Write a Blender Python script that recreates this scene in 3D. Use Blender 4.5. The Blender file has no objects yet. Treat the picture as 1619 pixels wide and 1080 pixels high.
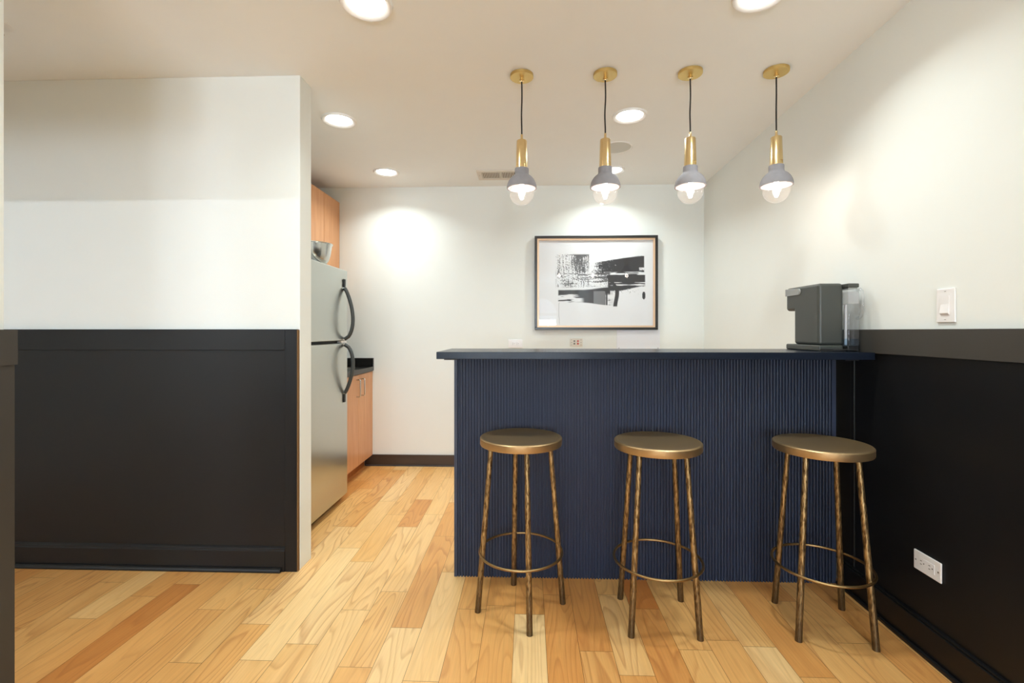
import bpy, bmesh, math, random
from mathutils import Vector, Matrix, noise as mnoise

PI = math.pi
S = bpy.context.scene
COL = S.collection

# ------------------------------------------------------------------ camera
YAW = math.radians(2.0)
cam_d = bpy.data.cameras.new('camera')
cam = bpy.data.objects.new('camera', cam_d); COL.objects.link(cam)
cam.location = (0, 0, 1.15)
cam.rotation_euler = (PI/2, 0, YAW)
cam_d.sensor_fit = 'HORIZONTAL'; cam_d.sensor_width = 36.0
cam_d.lens = 742.0/1619.0*36.0
cam_d.shift_y = -16.0/1619.0
cam_d.clip_start = 0.02
S.camera = cam

# ------------------------------------------------------------------ view + world
S.view_settings.view_transform = 'Standard'
S.view_settings.look = 'None'
S.view_settings.gamma = 1.0
S.view_settings.exposure = 0.38
S.view_settings.use_curve_mapping = False
world = bpy.data.worlds.new('world'); S.world = world
world.use_nodes = True
bg = world.node_tree.nodes['Background']
bg.inputs[0].default_value = (0.80, 0.88, 1.0, 1); bg.inputs[1].default_value = 1.0
S.cycles.use_denoising = True
S.cycles.max_bounces = 10
S.cycles.diffuse_bounces = 6
S.cycles.glossy_bounces = 4
S.cycles.transparent_max_bounces = 12
S.cycles.sample_clamp_indirect = 6.0
S.cycles.caustics_reflective = False
S.cycles.caustics_refractive = False

def area(name, loc, rot, size, power, color, shape='DISK', size_y=None, spread=None):
    l = bpy.data.lights.new(name, 'AREA'); l.shape = shape; l.size = size
    if size_y: l.size_y = size_y
    l.energy = power; l.color = color
    if spread: l.spread = spread
    o = bpy.data.objects.new(name, l); COL.objects.link(o)
    o.location = loc; o.rotation_euler = rot
    return o

H = 2.385          # ceiling
YB = 3.985         # back wall
def xr(y): return 1.428 + 0.02*(y-1.85)     # plasterboard face of the side wall

P_DOWN = 4.6
C_DOWN = (0.90, 0.99, 0.99)
DOWN = [(-0.61, 1.745), (0.85, 1.745), (-1.106, 2.707), (0.58, 2.709), (-1.10, 3.60), (0.64, 3.618)]
for i, (x, y) in enumerate(DOWN):
    area('downlight_beam', (x, y, H-0.003), (0, 0, 0), 0.11, P_DOWN, C_DOWN, spread=math.radians(135))
for (x, y) in [(-0.61, 0.3), (0.85, 0.3), (-0.61, -1.4), (0.85, -1.4)]:
    area('downlight_beam', (x, y, H-0.003), (0, 0, 0), 0.11, 4.2, C_DOWN, spread=math.radians(135))
# daylight through the arched windows of the room behind the camera
WINX = [-3.0, -1.9, -0.8, 0.35]
for x in WINX:
    area('window_daylight', (x, -4.10, 1.30), (PI/2+math.radians(48), 0, 0), 0.72, 84.0 if x > -1.5 else 46.0, (0.76, 0.88, 1.0), 'RECTANGLE', 1.5)

# unseen spot added to light the partition wall below an added blocker's edge
sl = bpy.data.lights.new('added_wall_spot', 'SPOT'); sl.energy = 88; sl.color = (0.78, 0.88, 1.0); sl.shadow_soft_size = 0.012
sl.spot_size = math.radians(95); sl.spot_blend = 1.0
so_ = bpy.data.objects.new('added_wall_spot', sl); COL.objects.link(so_); so_.location = (-3.4, -1.5, 2.2)
so_.rotation_euler = (Vector((-1.9, 2.2, 1.35))-Vector((-3.4, -1.5, 2.2))).to_track_quat('-Z', 'Y').to_euler()

# ------------------------------------------------------------------ materials
def lin(c):
    return tuple(((v/255.0)/12.92 if v/255.0 <= 0.04045 else ((v/255.0+0.055)/1.055)**2.4) for v in c)

def mat(name, rgb, rough=0.5, metal=0.0, spec=0.5, var=0.0, vscale=8.0, bump=0.0, bscale=60.0, stretch=(1,1,1), coat=0.0, emit=None, estr=0.0, rvar=0.0):
    m = bpy.data.materials.new(name); m.use_nodes = True
    nt = m.node_tree; b = nt.nodes['Principled BSDF']
    c = (*lin(rgb), 1)
    b.inputs['Base Color'].default_value = c
    b.inputs['Roughness'].default_value = rough
    b.inputs['Metallic'].default_value = metal
    b.inputs['Specular IOR Level'].default_value = spec
    b.inputs['Coat Weight'].default_value = coat
    tc = nt.nodes.new('ShaderNodeTexCoord'); mp = nt.nodes.new('ShaderNodeMapping')
    mp.inputs['Scale'].default_value = stretch
    nt.links.new(tc.outputs['Object'], mp.inputs['Vector'])
    n = nt.nodes.new('ShaderNodeTexNoise'); n.inputs['Scale'].default_value = vscale; n.inputs['Detail'].default_value = 4
    nt.links.new(mp.outputs[0], n.inputs['Vector'])
    r = nt.nodes.new('ShaderNodeMapRange')
    r.inputs['To Min'].default_value = 1-max(var, .01); r.inputs['To Max'].default_value = 1+max(var, .01)
    nt.links.new(n.outputs['Fac'], r.inputs['Value'])
    mx = nt.nodes.new('ShaderNodeVectorMath'); mx.operation = 'SCALE'
    mx.inputs[0].default_value = c[:3]
    nt.links.new(r.outputs[0], mx.inputs['Scale'])
    nt.links.new(mx.outputs[0], b.inputs['Base Color'])
    if rvar:
        r2 = nt.nodes.new('ShaderNodeMapRange')
        r2.inputs['To Min'].default_value = max(0, rough-rvar); r2.inputs['To Max'].default_value = rough+rvar
        nt.links.new(n.outputs['Fac'], r2.inputs['Value']); nt.links.new(r2.outputs[0], b.inputs['Roughness'])
    if bump:
        n2 = nt.nodes.new('ShaderNodeTexNoise'); n2.inputs['Scale'].default_value = bscale; n2.inputs['Detail'].default_value = 3
        nt.links.new(mp.outputs[0], n2.inputs['Vector'])
        bp = nt.nodes.new('ShaderNodeBump'); bp.inputs['Strength'].default_value = bump; bp.inputs['Distance'].default_value = 0.002
        nt.links.new(n2.outputs['Fac'], bp.inputs['Height']); nt.links.new(bp.outputs[0], b.inputs['Normal'])
    if emit:
        b.inputs['Emission Color'].default_value = (*emit, 1); b.inputs['Emission Strength'].default_value = estr
    return m

M = {}
M['wall'] = mat('wall_paint', (234, 237, 233), 0.75, spec=0.25, var=0.006, bump=0.06, bscale=220)
M['ceiling'] = mat('ceiling_paint', (245, 248, 248), 0.85, spec=0.15, var=0.006)
M['rail'] = mat('black_paint_grazing_sheen', (60, 57, 52), 0.5, spec=0.5)  # same black paint lightened: grazing reflections on side and near walls painted in
M['black'] = mat('black_satin_paint', (21, 21, 22), 0.38, spec=0.33, var=0.04, bump=0.04, bscale=300)
M['mdf'] = mat('raw_board_edge', (122, 88, 50), 0.8)
M['brownbase'] = mat('dark_brown_base_paint', (62, 48, 38), 0.4)
M['trimwhite'] = mat('white_trim', (240, 240, 238), 0.45)
M['plastic'] = mat('white_plastic', (238, 236, 236), 0.3)
M['slot'] = mat('dark_slot', (60, 56, 52), 0.5)
M['beige'] = mat('ivory_plastic', (222, 214, 200), 0.4)
M['red'] = mat('red_jack', (190, 40, 20), 0.4)
M['greyjack'] = mat('grey_jack', (110, 108, 100), 0.4)
M['navy'] = mat('navy_fluted_paint', (46, 55, 76), 0.5, var=0.03)
M['gap'] = mat('plain_black', (16, 15, 15), 0.6)  # even black for the fridge gasket and bar brackets
M['screw'] = mat('screw_steel', (150, 146, 140), 0.35, 1.0)
M['brass'] = mat('satin_brass', (232, 208, 158), 0.26, 1.0, var=0.03, vscale=30, stretch=(1, 1, .1))
M['brassflat'] = mat('brushed_brass_disc', (222, 194, 128), 0.42, 1.0, var=0.04, vscale=30)
M['cord'] = mat('black_cloth_cord', (24, 22, 22), 0.8)
M['concrete'] = mat('grey_concrete', (132, 129, 132), 0.85, var=0.10, vscale=50, bump=0.25, bscale=260)
M['seat'] = mat('antique_bronze_seat', (188, 161, 120), 0.42, .9, var=0.10, vscale=6, stretch=(1, 6, 1), rvar=0.05)
M['ring'] = mat('antique_brass_ring', (158, 130, 88), 0.38, 1.0, var=0.12, vscale=20)
M['fridgeside'] = mat('grey_fridge_cabinet', (120, 122, 120), 0.5)
M['handle'] = mat('charcoal_plastic_handle', (62, 65, 64), 0.42)
M['blackplastic'] = mat('black_plastic', (28, 28, 28), 0.45)
M['steel'] = mat('polished_steel', (205, 205, 200), 0.16, 1.0)
M['chrome'] = mat('brushed_nickel', (205, 198, 190), 0.28, 1.0)
M['counterblack'] = mat('black_stone', (26, 25, 24), 0.22, var=0.25, vscale=300)
M['machine'] = mat('dark_grey_machine_shell', (66, 68, 64), 0.42)
M['machine_lever'] = mat('silver_lever', (168, 170, 168), 0.3, 0.6)
M['rubber'] = mat('black_rubber', (20, 20, 20), 0.6)
M['speaker'] = mat('speaker_mesh_cloth', (212, 214, 210), 0.9, var=0.03, vscale=400)
M['ventwhite'] = mat('vent_enamel', (222, 214, 204), 0.5)
M['ventdark'] = mat('vent_dark_duct', (92, 80, 62), 0.8)
M['framebl'] = mat('black_wood_frame', (38, 36, 34), 0.3)
M['gold'] = mat('pale_gold_fillet', (226, 192, 158), 0.4, 0.3)
M['diffuser'] = mat('lit_diffuser', (255, 255, 255), 0.5, emit=(1.0, 0.985, 0.95), estr=9.0)
M['filament'] = mat('glowing_filament', (255, 240, 220), 0.5, emit=(1.0, 0.86, 0.74), estr=28.0)
M['sky'] = mat('bright_daylight_pane', (220, 230, 255), 0.5, emit=(0.78, 0.88, 1.0), estr=2.2)

# stainless: brushed, nearly mirror at grazing
def stainless():
    m = mat('brushed_stainless', (196, 198, 192), 0.28, 1.0, var=0.015, vscale=2)
    return m
M['stainless'] = stainless()

def counter_mat():
    m = mat('navy_black_quartz', (24, 30, 42), 0.26, spec=0.18)
    nt = m.node_tree; b = nt.nodes['Principled BSDF']
    tc = nt.nodes.new('ShaderNodeTexCoord')
    v = nt.nodes.new('ShaderNodeTexVoronoi'); v.inputs['Scale'].default_value = 260
    nt.links.new(tc.outputs['Object'], v.inputs['Vector'])
    r = nt.nodes.new('ShaderNodeValToRGB')
    r.color_ramp.elements[0].position = 0.0; r.color_ramp.elements[0].color = (*lin((84, 90, 102)), 1)
    r.color_ramp.elements[1].position = 0.12; r.color_ramp.elements[1].color = (*lin((22, 29, 42)), 1)
    nt.links.new(v.outputs['Distance'], r.inputs[0]); nt.links.new(r.outputs[0], b.inputs['Base Color'])
    return m
M['quartz'] = counter_mat()

def wood_mat(name, c1, c2, axis='Z', rough=0.35):
    m = bpy.data.materials.new(name); m.use_nodes = True
    nt = m.node_tree; b = nt.nodes['Principled BSDF']; b.inputs['Roughness'].default_value = rough
    tc = nt.nodes.new('ShaderNodeTexCoord'); mp = nt.nodes.new('ShaderNodeMapping')
    mp.inputs['Scale'].default_value = (9, 9, .8) if axis == 'Z' else (9, .8, 9)
    nt.links.new(tc.outputs['Object'], mp.inputs[0])
    n = nt.nodes.new('ShaderNodeTexNoise'); n.inputs['Scale'].default_value = 4; n.inputs['Detail'].default_value = 6
    nt.links.new(mp.outputs[0], n.inputs['Vector'])
    r = nt.nodes.new('ShaderNodeValToRGB')
    r.color_ramp.elements[0].position = .3; r.color_ramp.elements[0].color = (*lin(c1), 1)
    r.color_ramp.elements[1].position = .7; r.color_ramp.elements[1].color = (*lin(c2), 1)
    nt.links.new(n.outputs['Fac'], r.inputs[0]); nt.links.new(r.outputs[0], b.inputs['Base Color'])
    return m
M['cabwood'] = wood_mat('honey_maple_veneer', (204, 144, 98), (218, 162, 116))
M['cabedge'] = wood_mat('maple_toe_board', (160, 96, 44), (184, 112, 54))

def glassy(name, tint=(1, 1, 1), milk=0.0, milkcol=(1, 1, 1), gloss=1.0, ior=1.45, rough=0.0):
    """thin clear shell: transparent with a fresnel reflection and a little white scatter"""
    m = bpy.data.materials.new(name); m.use_nodes = True
    nt = m.node_tree; nt.nodes.clear()
    out = nt.nodes.new('ShaderNodeOutputMaterial')
    t = nt.nodes.new('ShaderNodeBsdfTransparent'); t.inputs[0].default_value = (*tint, 1)
    g = nt.nodes.new('ShaderNodeBsdfGlossy'); g.inputs['Roughness'].default_value = rough
    fr = nt.nodes.new('ShaderNodeFresnel'); fr.inputs['IOR'].default_value = ior
    ge = nt.nodes.new('ShaderNodeNewGeometry'); mi = nt.nodes.new('ShaderNodeMapRange')
    mi.inputs['To Min'].default_value = ior; mi.inputs['To Max'].default_value = 1/ior
    nt.links.new(ge.outputs['Backfacing'], mi.inputs['Value']); nt.links.new(mi.outputs[0], fr.inputs['IOR'])
    mu = nt.nodes.new('ShaderNodeMath'); mu.operation = 'MULTIPLY'; mu.inputs[1].default_value = gloss; mu.use_clamp = True
    nt.links.new(fr.outputs[0], mu.inputs[0])
    mx = nt.nodes.new('ShaderNodeMixShader')
    nt.links.new(mu.outputs[0], mx.inputs[0]); nt.links.new(t.outputs[0], mx.inputs[1]); nt.links.new(g.outputs[0], mx.inputs[2])
    last = mx
    if milk:
        d = nt.nodes.new('ShaderNodeBsdfTranslucent'); d.inputs[0].default_value = (*milkcol, 1)
        d2 = nt.nodes.new('ShaderNodeBsdfDiffuse'); d2.inputs[0].default_value = (*milkcol, 1)
        ad = nt.nodes.new('ShaderNodeMixShader'); ad.inputs[0].default_value = .5
        nt.links.new(d.outputs[0], ad.inputs[1]); nt.links.new(d2.outputs[0], ad.inputs[2])
        m2 = nt.nodes.new('ShaderNodeMixShader'); m2.inputs[0].default_value = milk
        nt.links.new(mx.outputs[0], m2.inputs[1]); nt.links.new(ad.outputs[0], m2.inputs[2])
        last = m2
    nt.links.new(last.outputs[0], out.inputs[0])
    return m
M['pane'] = glassy('picture_glass', gloss=0.45)
M['bulb'] = glassy('clear_bulb_glass', milk=0.025, milkcol=(1, .93, .9), gloss=1.0)
M['tank'] = glassy('clear_tank_plastic', tint=(.95, .96, .97), milk=0.05, gloss=1.5)
M['frosted'] = glassy('frosted_tank_band', tint=(.95, .95, .95), milk=0.6, milkcol=(.92, .92, .92))
M['water'] = glassy('water_in_tank', tint=(.70, .82, .93), gloss=1.0, ior=1.33)

def hammered():
    m = bpy.data.materials.new('hammered_gold_leg'); m.use_nodes = True
    nt = m.node_tree; b = nt.nodes['Principled BSDF']
    b.inputs['Metallic'].default_value = 0.85; b.inputs['Roughness'].default_value = 0.40
    tc = nt.nodes.new('ShaderNodeTexCoord'); mp = nt.nodes.new('ShaderNodeMapping'); mp.inputs['Scale'].default_value = (1, 1, .22)
    nt.links.new(tc.outputs['Object'], mp.inputs[0])
    v = nt.nodes.new('ShaderNodeTexNoise'); v.inputs['Scale'].default_value = 170; v.inputs['Detail'].default_value = 2; v.inputs['Distortion'].default_value = .6
    nt.links.new(mp.outputs[0], v.inputs['Vector'])
    r = nt.nodes.new('ShaderNodeValToRGB')
    r.color_ramp.elements[0].position = .36; r.color_ramp.elements[0].color = (*lin((92, 70, 42)), 1)
    r.color_ramp.elements[1].position = .62; r.color_ramp.elements[1].color = (*lin((190, 160, 112)), 1)
    nt.links.new(v.outputs['Fac'], r.inputs[0])
    # darker towards the foot
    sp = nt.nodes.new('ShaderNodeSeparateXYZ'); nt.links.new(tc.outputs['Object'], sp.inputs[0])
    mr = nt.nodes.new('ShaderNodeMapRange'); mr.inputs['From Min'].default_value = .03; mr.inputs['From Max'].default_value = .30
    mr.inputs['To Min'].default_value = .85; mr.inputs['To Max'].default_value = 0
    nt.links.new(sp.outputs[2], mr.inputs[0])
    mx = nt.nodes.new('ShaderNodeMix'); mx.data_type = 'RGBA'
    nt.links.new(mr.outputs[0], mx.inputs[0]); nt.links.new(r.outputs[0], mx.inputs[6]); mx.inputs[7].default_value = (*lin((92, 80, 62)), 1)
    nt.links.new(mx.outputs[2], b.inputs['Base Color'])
    bp = nt.nodes.new('ShaderNodeBump'); bp.inputs['Strength'].default_value = .6; bp.inputs['Distance'].default_value = .002
    nt.links.new(v.outputs['Fac'], bp.inputs['Height']); nt.links.new(bp.outputs[0], b.inputs['Normal'])
    return m
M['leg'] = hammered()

# ------------------------------------------------------------------ mesh helpers
def box(bm, x0, x1, y0, y1, z0, z1):
    vs = [bm.verts.new((x, y, z)) for z in (z0, z1) for y in (y0, y1) for x in (x0, x1)]
    for f in ((0, 2, 3, 1), (4, 5, 7, 6), (0, 1, 5, 4), (2, 6, 7, 3), (0, 4, 6, 2), (1, 3, 7, 5)):
        bm.faces.new([vs[i] for i in f])
    return vs

def prism(bm, pts, a0, a1, axis='y'):
    """extrude a polygon: pts are (x,z) for axis y, (y,z) for axis x, (x,y) for axis z"""
    def mk(p, a):
        return {'y': (p[0], a, p[1]), 'x': (a, p[0], p[1]), 'z': (p[0], p[1], a)}[axis]
    A = [bm.verts.new(mk(p, a0)) for p in pts]; B = [bm.verts.new(mk(p, a1)) for p in pts]
    n = len(pts)
    for i in range(n):
        bm.faces.new((A[i], A[(i+1) % n], B[(i+1) % n], B[i]))
    bm.faces.new(A); bm.faces.new(B[::-1])

def lathe(bm, prof, seg=48, c=(0, 0, 0), cap=True):
    rings = []
    for r, z in prof:
        if r < 1e-6:
            rings.append([bm.verts.new((c[0], c[1], c[2]+z))])
        else:
            rings.append([bm.verts.new((c[0]+r*math.cos(2*PI*i/seg), c[1]+r*math.sin(2*PI*i/seg), c[2]+z)) for i in range(seg)])
    for a, b in zip(rings, rings[1:]):
        for i in range(seg):
            j = (i+1) % seg
            if len(a) == 1 and len(b) == 1: continue
            if len(a) == 1: bm.faces.new((a[0], b[i], b[j]))
            elif len(b) == 1: bm.faces.new((a[i], a[j], b[0]))
            else: bm.faces.new((a[i], a[j], b[j], b[i]))
    if cap:
        for ring in (rings[0], rings[-1]):
            if len(ring) > 1: bm.faces.new(ring)

def tube(bm, pts, rad, seg=12, cyclic=False):
    pts = [Vector(p) for p in pts]; n = len(pts); rings = []
    up = None
    for i, p in enumerate(pts):
        if cyclic: t = (pts[(i+1) % n]-pts[i-1]).normalized()
        else: t = (pts[min(i+1, n-1)]-pts[max(i-1, 0)]).normalized()
        if up is None:
            up = Vector((0, 0, 1)) if abs(t.z) < .9 else Vector((1, 0, 0))
        u = (up-t*up.dot(t)).normalized(); w = t.cross(u); up = u
        r = rad[i] if isinstance(rad, (list, tuple)) else rad
        rings.append([bm.verts.new(p+u*r*math.cos(2*PI*k/seg)+w*r*math.sin(2*PI*k/seg)) for k in range(seg)])
    m = n if cyclic else n-1
    for i in range(m):
        a, b = rings[i], rings[(i+1) % n]
        for k in range(seg):
            bm.faces.new((a[k], a[(k+1) % seg], b[(k+1) % seg], b[k]))
    if not cyclic:
        bm.faces.new(rings[0][::-1]); bm.faces.new(rings[-1])

def obj(name, bm, m, parent=None, bevel=0.0, smooth=False, segs=2, wd=True, angle=35):
    """link bm as one object; coordinates are world ones when wd (then moved into the parent's frame)"""
    if parent is not None and wd:
        bmesh.ops.transform(bm, matrix=parent_matrix(parent).inverted(), verts=bm.verts)
    bmesh.ops.recalc_face_normals(bm, faces=bm.faces)
    me = bpy.data.meshes.new(name); bm.to_mesh(me); bm.free()
    me.materials.append(m)
    o = bpy.data.objects.new(name, me); COL.objects.link(o)
    if parent is not None: o.parent = parent
    if bevel:
        b = o.modifiers.new('bevel', 'BEVEL'); b.width = bevel; b.segments = segs; b.limit_method = 'ANGLE'; b.angle_limit = math.radians(angle); b.harden_normals = True
    if smooth or bevel:
        for p in me.polygons: p.use_smooth = True
        try:
            me.set_sharp_from_angle(angle=math.radians(40))
        except Exception:
            pass
    return o

def parent_matrix(p):
    mt = Matrix.Translation(p.location) @ p.rotation_euler.to_matrix().to_4x4()
    return parent_matrix(p.parent) @ mt if p.parent else mt

def new(): return bmesh.new()

def thing(name, label, cat, loc=(0, 0, 0), rotz=0.0, group=None):
    o = bpy.data.objects.new(name, None); COL.objects.link(o)
    o.empty_display_size = 0.05
    o.location = loc; o.rotation_euler = (0, 0, rotz); o['label'] = label; o['category'] = cat
    if group: o['group'] = group
    return o

def tag(o, label, cat, group=None):
    o['label'] = label; o['category'] = cat
    if group: o['group'] = group
    return o

def struct(name, bm, m, parent=None, label=None, **k):
    o = obj(name, bm, m, parent, **k)
    if parent is None: o['kind'] = 'structure'
    if label: o['label'] = label
    return o

def dup(root, loc, rotz, label, group=None):
    r = root.copy(); COL.objects.link(r); r.location = loc; r.rotation_euler = (0, 0, rotz)
    r['label'] = label
    if group: r['group'] = group
    for ch in list(root.children):
        c = ch.copy(); COL.objects.link(c); c.parent = r
        for g in ch.children:
            d = g.copy(); COL.objects.link(d); d.parent = c
    return r

# ------------------------------------------------------------------ floor
PW = 0.1195; X0 = -0.055
JO = {}   # observed end joints: column -> y list
def col(x): return int(math.floor((x-X0)/PW+1e-6))
for x, y in [(-.59, 2.054), (-.713, 1.913), (-.475, 1.805), (-.6, 1.587), (-.82, 1.698), (-.82, 2.314), (-.36, 2.228), (-.237, 1.935), (0.009, 1.908),
             (-1.79, 1.818), (-1.312, 1.895), (-1.193, 2.052), (-1.074, 1.807), (-.962, 1.608), (-1.2, 1.588), (-1.67, 1.98), (.245, 1.696), (.367, 1.581),
             (.494, 1.962), (.61, 1.716), (.85, 1.741), (.97, 1.593), (-1.05, 2.726), (-1.17, 3.388), (-.7, 3.185), (-.7, 2.736), (-.95, 2.458), (-.93, 3.146), (-.8, 2.916),
             (-.3, 2.9), (.13, 1.2)]:
    JO.setdefault(col(x), []).append(y)
TONE = {}  # (column, index of plank counted by joint y) -> tone, observed
def tone_hint(c, y):
    for (x, ya, yb, t) in [(.494, 1.962, 2.4, .02), (.009, 1.2, 1.908, .93), (.13, 1.2, 2.3, .30), (.245, 1.7, 2.3, .28), (.367, 1.58, 2.4, .74), (-.475, 1.805, 2.9, .42), (-.7, 2.736, 3.185, .30),
                           (-.475, 1.2, 1.805, .92), (-.59, 1.4, 2.05, .70), (-1.55, .8, 2.3, .12), (-1.43, .8, 2.3, .45), (-.713, 1.2, 1.913, .85), (-.82, 1.698, 2.314, .95), (.97, 1.593, 2.4, .35), (.85, 1.2, 1.741, .85), (.61, 1.2, 1.716, .6), (.73, 1.2, 2.3, .5)]:
        if col(x) == c and ya-.02 <= y <= yb+.02: return t
    return None
random.seed(7)
bm = new(); tl = bm.loops.layers.float_color.new('plank'); uvl = bm.loops.layers.uv.new('UVMap')
g = 0.0007
for c in range(-34, 13):
    xa = X0+c*PW; xb = xa+PW
    js = sorted(JO.get(c, []))
    ys = list(js)
    if not ys: ys = [1.2+random.random()*1.2]
    while ys[-1] < YB+.1:
        ys.append(ys[-1]+random.uniform(.45, 1.15))
    while ys[0] > -4.3:
        ys.insert(0, ys[0]-random.uniform(.45, 1.15))
    for ya, yb in zip(ys, ys[1:]):
        ya2 = max(ya, -4.25); yb2 = min(yb, YB+.02)
        if yb2 <= ya2: continue
        t = tone_hint(c, (max(ya, -9)+yb)/2)
        if t is None: t = min(1, max(0, random.gauss(.45 if xa < -1.15 else (.72 if xa < -.3 else .50), .11)))  # light differences across the floor put into the plank tones by zone
        r1, r2 = random.random(), random.random()
        f = bm.faces.new([bm.verts.new(p) for p in ((xa+g, ya2+g, 0), (xb-g, ya2+g, 0), (xb-g, yb2-g, 0), (xa+g, yb2-g, 0))])
        for l in f.loops:
            l[tl] = (t, r1, r2, 1)
            l[uvl].uv = (l.vert.co.x-xa, l.vert.co.y-ya)
# dark joint bed just below
f = bm.faces.new([bm.verts.new(p) for p in ((-4.1, -4.25, -.0012), (1.52, -4.25, -.0012), (1.52, YB+.02, -.0012), (-4.1, YB+.02, -.0012))])
for l in f.loops: l[tl] = (-1, 0, 0, 1); l[uvl].uv = (0, 0)
def floor_mat():
    m = bpy.data.materials.new('honey_oak_planks'); m.use_nodes = True
    nt = m.node_tree; L = nt.links.new; N = nt.nodes.new
    b = nt.nodes['Principled BSDF']; b.inputs['Specular IOR Level'].default_value = 0.4
    at = N('ShaderNodeVertexColor'); at.layer_name = 'plank'
    sp = N('ShaderNodeSeparateColor'); L(at.outputs[0], sp.inputs[0])
    uv = N('ShaderNodeUVMap'); uv.uv_map = 'UVMap'
    cb = N('ShaderNodeCombineXYZ')
    m1 = N('ShaderNodeMath'); m1.operation = 'MULTIPLY'; m1.inputs[1].default_value = 40; L(sp.outputs[1], m1.inputs[0])
    L(m1.outputs[0], cb.inputs[2])
    m1b = N('ShaderNodeMath'); m1b.operation = 'MULTIPLY'; m1b.inputs[1].default_value = 11; L(sp.outputs[2], m1b.inputs[0]); L(m1b.outputs[0], cb.inputs[1])
    ad = N('ShaderNodeVectorMath'); ad.operation = 'ADD'; L(uv.outputs[0], ad.inputs[0]); L(cb.outputs[0], ad.inputs[1])
    # cathedral rings: contours of a stretched noise
    mp = N('ShaderNodeMapping'); mp.inputs['Scale'].default_value = (7.0, 0.85, 1); L(ad.outputs[0], mp.inputs[0])
    n1 = N('ShaderNodeTexNoise'); n1.inputs['Scale'].default_value = 1.0; n1.inputs['Detail'].default_value = 1.6; n1.inputs['Roughness'].default_value = .45; L(mp.outputs[0], n1.inputs['Vector'])
    mm = N('ShaderNodeMath'); mm.operation = 'MULTIPLY'; mm.inputs[1].default_value = 17; L(n1.outputs['Fac'], mm.inputs[0])
    fr = N('ShaderNodeMath'); fr.operation = 'FRACT'; L(mm.outputs[0], fr.inputs[0])
    cr = N('ShaderNodeValToRGB'); e = cr.color_ramp.elements
    e[0].position = 0; e[0].color = (.05, .05, .05, 1); e[1].position = 1; e[1].color = (0, 0, 0, 1)
    x = e.new(.62); x.color = (.25, .25, .25, 1); x = e.new(.88); x.color = (1, 1, 1, 1)
    L(fr.outputs[0], cr.inputs[0])
    # fine pores
    mp2 = N('ShaderNodeMapping'); mp2.inputs['Scale'].default_value = (220, 7, 1); L(ad.outputs[0], mp2.inputs[0])
    n2 = N('ShaderNodeTexNoise'); n2.inputs['Scale'].default_value = 1; n2.inputs['Detail'].default_value = 3; L(mp2.outputs[0], n2.inputs['Vector'])
    # broad mottling
    mp3 = N('ShaderNodeMapping'); mp3.inputs['Scale'].default_value = (14, 2.2, 1); L(ad.outputs[0], mp3.inputs[0])
    n3 = N('ShaderNodeTexNoise'); n3.inputs['Scale'].default_value = 1; n3.inputs['Detail'].default_value = 2; L(mp3.outputs[0], n3.inputs['Vector'])
    ramp = N('ShaderNodeValToRGB'); e = ramp.color_ramp.elements
    e[0].position = 0; e[0].color = (*lin((198, 124, 60)), 1)
    e[1].position = 1; e[1].color = (*lin((246, 210, 152)), 1)
    x = e.new(.35); x.color = (*lin((222, 158, 88)), 1); x = e.new(.65); x.color = (*lin((236, 184, 114)), 1)
    tn = N('ShaderNodeMath'); tn.operation = 'MULTIPLY_ADD'; tn.inputs[1].default_value = .22; L(n3.outputs['Fac'], tn.inputs[0])
    sb = N('ShaderNodeMath'); sb.operation = 'SUBTRACT'; sb.inputs[1].default_value = .11; L(sp.outputs[0], sb.inputs[0]); L(sb.outputs[0], tn.inputs[2])
    L(tn.outputs[0], ramp.inputs[0])
    # grain strength: varies per plank
    gs = N('ShaderNodeMath'); gs.operation = 'MULTIPLY_ADD'; gs.inputs[1].default_value = .42; gs.inputs[2].default_value = .14; L(sp.outputs[2], gs.inputs[0])
    g1 = N('ShaderNodeMath'); g1.operation = 'MULTIPLY'; L(cr.outputs[0], g1.inputs[0]); L(gs.outputs[0], g1.inputs[1])
    mx = N('ShaderNodeMix'); mx.data_type = 'RGBA'; L(g1.outputs[0], mx.inputs[0]); L(ramp.outputs[0], mx.inputs[6]); mx.inputs[7].default_value = (*lin((176, 106, 54)), 1)
    pr = N('ShaderNodeMapRange'); pr.inputs['From Min'].default_value = .3; pr.inputs['From Max'].default_value = .7; pr.inputs['To Min'].default_value = .93; pr.inputs['To Max'].default_value = 1.05
    L(n2.outputs['Fac'], pr.inputs[0])
    sc = N('ShaderNodeVectorMath'); sc.operation = 'SCALE'; L(mx.outputs[2], sc.inputs[0]); L(pr.outputs[0], sc.inputs['Scale'])
    # joint bed
    lt = N('ShaderNodeMath'); lt.operation = 'LESS_THAN'; lt.inputs[1].default_value = -.5; L(sp.outputs[0], lt.inputs[0])
    fm = N('ShaderNodeMix'); fm.data_type = 'RGBA'; L(lt.outputs[0], fm.inputs[0]); L(sc.outputs[0], fm.inputs[6]); fm.inputs[7].default_value = (*lin((120, 74, 36)), 1)
    L(fm.outputs[2], b.inputs['Base Color'])
    b.inputs['Roughness'].default_value = .34
    bp = N('ShaderNodeBump'); bp.inputs['Strength'].default_value = .08; bp.inputs['Distance'].default_value = .001; L(n2.outputs['Fac'], bp.inputs['Height']); L(bp.outputs[0], b.inputs['Normal'])
    return m
fl = bpy.data.meshes.new('floor'); bm.to_mesh(fl); bm.free(); fl.materials.append(floor_mat())
fo = bpy.data.objects.new('floor', fl); COL.objects.link(fo); fo['kind'] = 'structure'

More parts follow.
